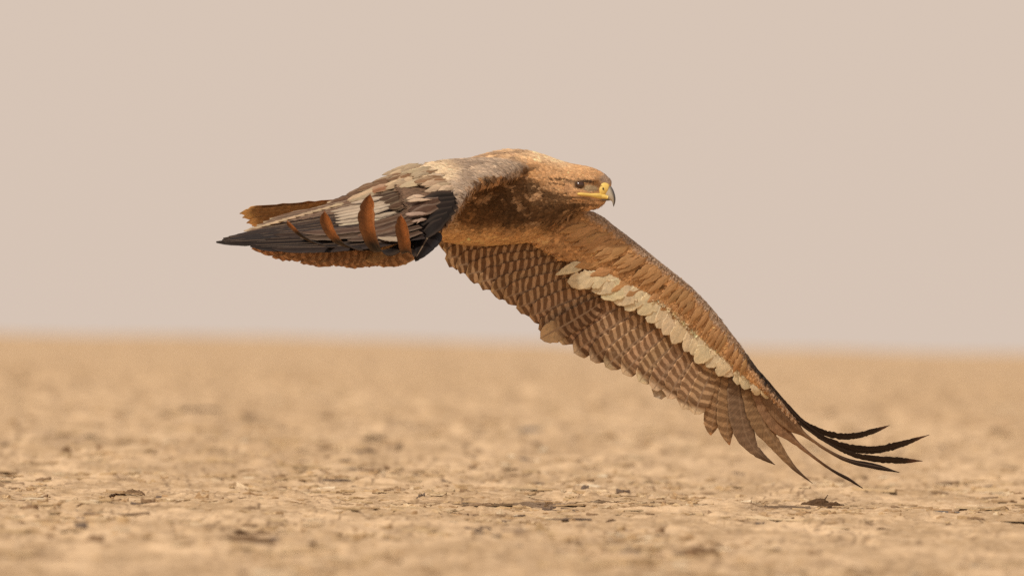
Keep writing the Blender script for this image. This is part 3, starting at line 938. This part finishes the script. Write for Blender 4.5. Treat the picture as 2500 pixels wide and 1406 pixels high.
# median under-coverts: tawny feathers lapping over the pale band
LEADC = crom([(1380, 560, 0), (1450, 600, 0), (1520, 640, 0), (1590, 685, 0), (1650, 722, 0), (1690, 765, 0), (1730, 815, 0), (1780, 865, 0), (1840, 925, 0), (1895, 985, 0)], 200)
for row in range(2):
    m = 34
    for k in range(m):
        f = (k + .5 * (row % 2) + rng.normal(0, .12)) / m
        c = LEADC[int(np.clip(f, 0, .995) * 199)]
        f2 = f
        d = np.array([-.97 + .82 * f2, .26 + .66 * f2]); d /= np.linalg.norm(d)
        off = (43, 28, 18, -2)[row] * rng.uniform(.8, 1.12) * (1 - .5 * f)
        if f > .86: continue
        if row == 0 and rng.random() < .45: continue
        tipp = np.array(c[:2]) + d * off + rng.normal(0, 3, 2)
        ln = 84 * (1 - .5 * f) * rng.uniform(.8, 1.15)
        b = tipp - d * ln
        s0, s1 = surf(*tipp, default=None), surf(*b, default=None)
        wt = min(s0 if s0 is not None else 1e9, wfar(*tipp) - 24) - 3 - row * 1
        wb = (s1 if s1 is not None else wt) - 1
        if s1 is None: continue
        q = rng.random()
        col = (.64, .375, .17) if q < .75 else ((.60, .35, .16) if q < .92 else (.50, .29, .13))
        feather('covert_feather', [(b[0], b[1], wb), ((b[0] + tipp[0]) / 2, (b[1] + tipp[1]) / 2, (wb + wt) / 2 - 5), (tipp[0], tipp[1], wt)], rng.uniform(16, 24) * (1 - .4 * f), FAR, jit(col, .05), lat=roll(-d[1], d[0], .04), point=.9, root=.1, nL=13, jag=.10, shaft=.05, camber=.03)

# ---- near wing (bird's right): upper side in view, coming towards the camera
NEAR = empty('wing', Vector(P([(1100, 450, -250)])[0]), EAGLE, label='near wing, dark upper side in view, finger feathers curling up')
c1 = lambda x, y: (500 + x / 3.788, 340 + y / 3.788)
SPAN = (.12, .30, -.95)
def nf(name, x0, y0, x1, y1, w, W, col, sag=0, **kw):
    """near wing feather given by two points of the enlarged photo"""
    a, b = np.array(c1(x0, y0)), np.array(c1(x1, y1))
    m = (a + b) / 2 + np.array([0, sag])
    kw.setdefault('lat', SPAN); kw.setdefault('point', .4)
    feather(name, [(a[0], a[1], w + 14), (m[0], m[1], w), (b[0], b[1], w - 4)], W, NEAR, jit(col, .08), **kw)
BUFF = (.60, .47, .31)
# secondaries, from the body outwards (top strip to bottom strip)
sec = [
    (1680, 398, 1130, 585, -60, (.22, .15, .11)), (1700, 450, 1040, 628, -85, (.16, .105, .075)), (1760, 468, 860, 685, -110, (.20, .14, .105)),
    (1800, 470, 600, 735, -140, (.24, .175, .135)), (1800, 500, 540, 765, -165, (.20, .15, .12)), (1800, 520, 480, 795, -190, (.25, .19, .15)),
    (1800, 545, 430, 820, -215, (.22, .165, .135)), (1820, 575, 390, 842, -240, (.26, .20, .165)), (1830, 600, 420, 860, -270, (.18, .14, .115)),
    (1830, 630, 300, 880, -300, (.075, .055, .045)), (1840, 660, 220, 900, -330, (.05, .034, .028)), (1850, 700, 170, 915, -360, (.035, .024, .02)),
    (1860, 740, 160, 930, -390, (.024, .016, .014)), (1870, 780, 105, 948, -420, (.018, .013, .012)), (1870, 810, 180, 955, -445, (.02, .014, .012)),
]
for k, (x0, y0, x1, y1, w, col) in enumerate(sec):
    nf('secondary_feather', x0, y0, x1, y1, w, 62, col, sag=4, tip=BUFF if k < 9 else (.03, .022, .018), tipl=10 if k < 9 else 12, edge=BUFF if 0 < k < 9 else (.05, .04, .032), edgew=.55 if k < 9 else .4, nL=26, shaft=.35, bar=.15, jag=.07, sub=None)
# pale panel: worn grey cream webs
for k, (x0, y0, x1, y1, w) in enumerate([(1640, 560, 1130, 668, -335), (1640, 590, 1160, 690, -350), (1640, 620, 1190, 715, -365), (1640, 650, 1200, 742, -380), (1640, 690, 1210, 770, -395), (1650, 730, 1240, 795, -410), (1700, 530, 1320, 590, -320)]):
    nf('covert_feather', x0 + rng.uniform(60, 200), y0 - 30, x1 + rng.uniform(-40, 40), y1, w, 40, (.54, .44, .32), edge=(.20, .15, .115), edgew=.75, nL=20, shaft=.6, point=.5, jag=.06, root=.15)
# lower dark rows: inner primaries
low = [(2000, 700, 640, 880, -470, (.05, .035, .03)), (2000, 740, 560, 925, -490, (.035, .024, .02)), (2000, 790, 430, 955, -510, (.02, .014, .012)), (2000, 830, 420, 985, -530, (.02, .014, .012)), (2000, 860, 470, 1000, -550, (.018, .013, .012)), (2010, 890, 620, 1008, -570, (.03, .022, .02))]
for x0, y0, x1, y1, w, col in low:
    nf('primary_feather', x0, y0, x1, y1, w, 66, col, sag=9, nL=28, edge=(.07, .055, .05), edgew=.4, shaft=.3, jag=.05)
# streaky mid-dark webs between the curled tips
for k, (x0, y0, x1, y1, w, col) in enumerate([(1960, 640, 1480, 800, -480, (.13, .09, .065)), (1960, 690, 1400, 860, -500, (.10, .07, .055)), (1960, 740, 1350, 900, -520, (.15, .105, .08)), (1980, 800, 1320, 930, -545, (.09, .065, .052)),
                             (1600, 800, 900, 860, -500, (.13, .10, .085)), (1560, 850, 880, 905, -520, (.10, .075, .06)), (1980, 850, 1560, 940, -560, (.10, .07, .055)), (1820, 900, 1600, 905, -575, (.5, .4, .28))]):
    nf('primary_feather' if k < 7 else 'covert_feather', x0, y0, x1, y1, w, 52, col, sag=3, nL=18, edge=(.30, .22, .16), edgew=.4, shaft=.4, jag=.06)
# curled-up primary tips: the shaft runs out and down, then turns up and shows its rufous underside
RUF = (.64, .28, .105)
for (pts, W, wt) in [
    ([(2080, 820, -430), (1960, 960, -520), (1885, 1045, -610), (1845, 900, -680), (1812, 688, -730)], 30, 0),
    ([(2040, 800, -440), (1800, 970, -540), (1625, 1025, -640), (1530, 860, -720), (1505, 690, -770), (1532, 498, -810)], 37, 0),
    ([(1980, 800, -440), (1500, 985, -560), (1285, 958, -660), (1180, 860, -730), (1130, 760, -760), (1108, 655, -790)], 28, 0),
    ([(1900, 800, -440), (1250, 975, -560), (1050, 960, -640), (905, 890, -700), (820, 815, -740), (762, 752, -770)], 13, 0)]:
    sp = [(*c1(x, y), w) for x, y, w in pts]
    feather('primary_feather', sp, W * 1.16, NEAR, (.02, .015, .014), tip=RUF, tipl=W * 3.9, half_shade=(.17, .08, .04), lat=(.1, .2, -1), lat2=(1, .1, -.15), point=.5, nL=44, jag=.03, edge=(.30, .20, .13), edgew=.25, camber=.42, shaft=.08, root=.4)
# leading primary, a broad black leaf folded towards the camera, and its neighbours
feather('primary_feather', [(*c1(2130, 790), -470), (*c1(2050, 930), -540), (*c1(1950, 1104), -600)], 64, NEAR, (.015, .011, .011), lat=(1, .35, -.35), point=.7, nL=24, jag=.02, edge=(.08, .085, .10), edgew=.3, camber=.3, shaft=.5)
feather('primary_feather', [(*c1(2060, 790), -460), (*c1(1960, 930), -520), (*c1(1905, 1050), -570)], 48, NEAR, (.018, .013, .012), lat=(1, .3, -.5), point=.6, nL=24, jag=.03, camber=.2)
# black primary coverts and alula at the wrist
for k, (x0, y0, x1, y1, w, W, col) in enumerate([
    (2300, 520, 1920, 640, -440, 46, (.015, .011, .01)), (2310, 560, 1900, 700, -455, 46, (.015, .011, .011)), (2310, 600, 1890, 760, -470, 48, (.018, .013, .012)), (2290, 650, 1930, 820, -485, 44, (.015, .011, .011)),
    (2250, 700, 1960, 880, -500, 40, (.017, .013, .012)), (2200, 750, 1990, 930, -515, 36, (.015, .011, .011)), (2280, 500, 1990, 590, -430, 36, (.09, .06, .05)),
    (2160, 560, 1880, 660, -462, 34, (.12, .08, .065)), (2140, 620, 1880, 720, -478, 32, (.15, .10, .08))]):
    a, b = c1(x0, y0), c1(x1, y1)
    feather('covert_feather', [(*a, w), ((a[0] + b[0]) / 2, (a[1] + b[1]) / 2 - 2, w - 12), (*b, w - 14)], W, NEAR, jit(col, .1), lat=(.25, .8, -.6), point=.35, nL=14, jag=.03, camber=.10, shaft=0,
            edge=(.33, .24, .18) if k > 6 else (.10, .07, .05), edgew=.6 if k > 6 else .35)
# dark greater coverts above, with buff ends, and buff scaly median coverts of the elbow
cov = [  # x0 y0 x1 y1 depth width colour edge
    (2050, 430, 1560, 540, -300, 34, (.085, .058, .045), .35), (2060, 460, 1600, 575, -320, 34, (.075, .052, .04), .3), (2050, 500, 1640, 610, -340, 34, (.10, .068, .05), .3), (2060, 540, 1700, 640, -360, 34, (.09, .062, .048), .3),
    (1760, 420, 1310, 570, -290, 26, (.60, .46, .30), .3), (1820, 410, 1370, 535, -270, 26, (.42, .26, .17), .4), (1700, 405, 1330, 528, -240, 26, (.23, .165, .125), .3), (1850, 350, 1400, 470, -250, 28, (.26, .18, .13), .5),
    (2000, 360, 1660, 445, -300, 30, (.58, .44, .28), .2), (2100, 370, 1830, 440, -330, 30, (.60, .47, .31), .2), (1990, 310, 1700, 400, -270, 26, (.36, .25, .16), .8), (1900, 320, 1560, 400, -255, 26, (.30, .21, .145), .8),
    (2250, 420, 2040, 480, -390, 30, (.60, .45, .30), .3), (2230, 380, 2000, 430, -370, 28, (.42, .29, .19), .8), (2290, 440, 2120, 510, -410, 26, (.62, .47, .32), .3), (2180, 350, 1930, 400, -350, 26, (.34, .25, .17), .8),
    (2030, 530, 1860, 545, -445, 16, (.66, .50, .36), .2), (2080, 560, 1880, 575, -465, 12, (.60, .45, .32), .2), (2060, 690, 1880, 700, -500, 14, (.48, .34, .26), .2), (2040, 740, 1920, 770, -515, 12, (.42, .30, .23), .2),
    (1900, 250, 1650, 345, -240, 20, (.52, .40, .26), .3), (2000, 230, 1760, 300, -240, 18, (.56, .43, .28), .3), (2080, 260, 1850, 330, -265, 18, (.58, .46, .30), .3), (2150, 290, 1900, 350, -300, 20, (.52, .40, .27), .3), (2200, 330, 2020, 380, -330, 20, (.56, .44, .30), .3)]
for x0, y0, x1, y1, w, W, col, ed in cov:
    a, b = np.array(c1(x0, y0)), np.array(c1(x1, y1))
    sa = surf(a[0], a[1], w); sb = surf(b[0], b[1], w)
    wa = min(w, sa + 2); wb = min(w, sb) - 6
    mw = min((wa + wb) / 2, surf(*((a + b) / 2), w)) - 5
    for q in (-1, 0, 1):
        k = W / 62 * 10
        o = np.array([rng.normal(0, 3) + q * 1.2, q * k * .62]); e2 = rng.normal(0, 5) - abs(q) * 3
        feather('covert_feather', [(a[0] + o[0], a[1] + o[1], wa - q), ((a[0] + b[0]) / 2 + o[0], (a[1] + b[1]) / 2 - 2 + o[1], mw - q * 3 - 1), (b[0] + o[0] - e2, b[1] + o[1] + e2 * -.3, wb - q * 3 - 2)], W * .55, NEAR, jit(col, .14),
                lat=(.25, .8, -.6), point=.7, root=.12, nL=13, jag=.08, edge=BUFF, edgew=ed * .8, shaft=.2, camber=.03)
# buff tips strung along the trailing edge
for k in range(11):
    f = k / 10
    x, y = 1180 - f * 790, 618 + f * 222
    nf('covert_feather', x + 95, y - 26, x - 30, y + 8, -255 + k * 2, 20, (.62, .47, .30), edge=(.35, .22, .13), edgew=.5, nL=9, jag=.12, point=.4)
# underside of the near wing behind: rufous barred ends hanging below the black row
und = [(430, 1012), (520, 1052), (620, 1092), (700, 1082), (790, 1108), (880, 1142), (990, 1158), (1090, 1142), (1180, 1158), (1280, 1172), (1390, 1160), (1500, 1166), (1600, 1166)]
for k, (x, y) in enumerate(und):
    a = c1(x + 620 - 20 * k, y - 170 - k * 2); b = c1(x, y)
    feather('secondary_feather', [(*a, -300 - k * 8), ((a[0] + b[0]) / 2, (a[1] + b[1]) / 2 + 3, -310 - k * 8), (*b, -300 - k * 8)], 44, NEAR, jit((.78, .44, .23), .08), tip=(.86, .58, .32), tipl=6, bar=.6,
            lat=(.2, .93, -.3), point=.55, nL=20, jag=.12, edge=(.56, .34, .18), edgew=.4)
feather('covert_feather', [(*c1(1960, 960), -400), (*c1(1830, 1060), -400), (*c1(1620, 1160), -395)], 56, NEAR, (.66, .44, .24), lat=(.4, .9, -.2), point=.5, nL=18, jag=.03)
feather('covert_feather', [(*c1(1900, 980), -398), (*c1(1700, 1060), -398), (*c1(1480, 1120), -390)], 50, NEAR, (.60, .37, .19), lat=(.3, .9, -.2), point=.5, nL=18, jag=.05, bar=.3)

# ---- head details
YEL = simple('yellow_cere', (.80, .57, .15), .42, .5, 260, .12, .15)
HORN = N('horn')
g = HORN.attr('Col').outputs['Color']
HORN = HORN.bsdf(g, .28, .5)
EYE = simple('eye_brown', (.05, .02, .008), .17, .7, 90, .4, 0)
DARK = simple('nostril_dark', (.03, .02, .01), .6)

def prof_loft(name, st, mat, seg=16, n=26, cols=None, pw=2.0):
    """stations: top (u,v), bottom (u,v), half depth"""
    s = crom([(a[0], a[1], b[0], b[1], h) for a, b, h in st], n)
    V, Fc, C = [], [], []
    for i, (tu, tv, bu, bv, h) in enumerate(s):
        for j in range(seg):
            a = 2 * math.pi * j / seg
            k = math.copysign(abs(math.cos(a)) ** (2 / pw), math.cos(a)); q = math.copysign(abs(math.sin(a)) ** (2 / pw), math.sin(a))
            V.append(((tu + bu) / 2 + (tu - bu) / 2 * k, (tv + bv) / 2 + (tv - bv) / 2 * k, max(h, .2) * q))
            if cols is not None: C.append(cols(i / (n - 1), k))
    for i in range(n - 1):
        for j in range(seg): Fc.append((i * seg + j, i * seg + (j + 1) % seg, (i + 1) * seg + (j + 1) % seg, (i + 1) * seg + j))
    Fc.append(tuple(range(seg - 1, -1, -1))); Fc.append(tuple((n - 1) * seg + j for j in range(seg)))
    return mesh_from(name, P(np.array(V)), Fc, np.array(C) if cols is not None else None, mat=mat)

def horncol(t, k):
    pale, dark = np.array([.55, .50, .40]), np.array([.045, .042, .045])
    m = float(sm(.30, .72, np.array(t * .75 + max(k, -.2) * .42)))
    return pale * (1 - m) + dark * m
BEAK = part('beak', prof_loft('beak', [((1474, 445), (1466, 480), 13.5), ((1485, 448), (1474, 485), 13), ((1492, 455), (1482, 488), 11), ((1497.5, 464), (1488, 489.5), 9), ((1501, 474), (1492, 490.5), 7),
    ((1502.8, 484), (1494.3, 493), 5), ((1502, 494.5), (1496, 498.5), 3), ((1498.3, 505.5), (1497.6, 505), .3)], HORN, cols=horncol), EAGLE)
part('cere', prof_loft('cere', [((1459, 448), (1462, 477), 14), ((1464, 443.8), (1465, 483), 17.5), ((1475, 441.5), (1472, 485), 17), ((1485, 445.5), (1475, 483), 14.6), ((1488.5, 450.5), (1479, 478), 12.7)], YEL), BEAK)
part('lower_mandible', prof_loft('lower_mandible', [((1455, 480), (1458, 489), 13), ((1470, 482), (1472, 491), 12), ((1482, 485), (1484, 490.5), 9), ((1489, 488), (1489, 490), 4)], HORN, cols=lambda t, k: np.array([.16, .14, .12])), BEAK)
def ball(name, c, r, mat, parent, sq=(1, 1, 1)):
    V, Fc = [], []
    n, m = 14, 22
    for i in range(n + 1):
        for j in range(m):
            a, b = math.pi * i / n, 2 * math.pi * j / m
            V.append((c[0] + r * sq[0] * math.sin(a) * math.cos(b), c[1] + r * sq[1] * math.cos(a), c[2] + r * sq[2] * math.sin(a) * math.sin(b)))
    for i in range(n):
        for j in range(m): Fc.append((i * m + j, i * m + (j + 1) % m, (i + 1) * m + (j + 1) % m, (i + 1) * m + j))
    return part(name, mesh_from(name, P(np.array(V)), Fc, mat=mat), parent)
ew = surf(1415, 452)
for sgn in (1, -1):
    ball('eye', (1415.5, 451.6, sgn * (ew + 2.5)), 10.5, EYE, EAGLE, (1.05, .92, .8))
    ball('nostril', (1472.6, 461, sgn * -18.0), 2.6, DARK, BEAK, (.65, 1.25, .4))
    pts, rad = [], []
    gp = [(1409, 474), (1416, 474), (1430, 475.3), (1443, 476.5), (1455, 477.5), (1466, 479), (1476, 480.5), (1484, 483)]
    gr = [2.6, 4.4, 4.0, 4.2, 6.2, 7.6, 6.6, 4.0]
    V = []
    for (gu, gv), r in zip(gp, gr):
        sw = surf(gu, gv, -14); sw = min(sw + 1.0 + max(0, r - 4.5) * .8, -10)
        V.append((gu, gv, -sgn * -sw if sgn < 0 else sw))
    V = crom(V, 26); rr = np.interp(np.linspace(0, 1, 26), np.linspace(0, 1, len(gr)), gr)
    part('gape', tube_mesh('gape', P(V), rr / PPM, (.85, .52, .05), YEL, 10), BEAK)
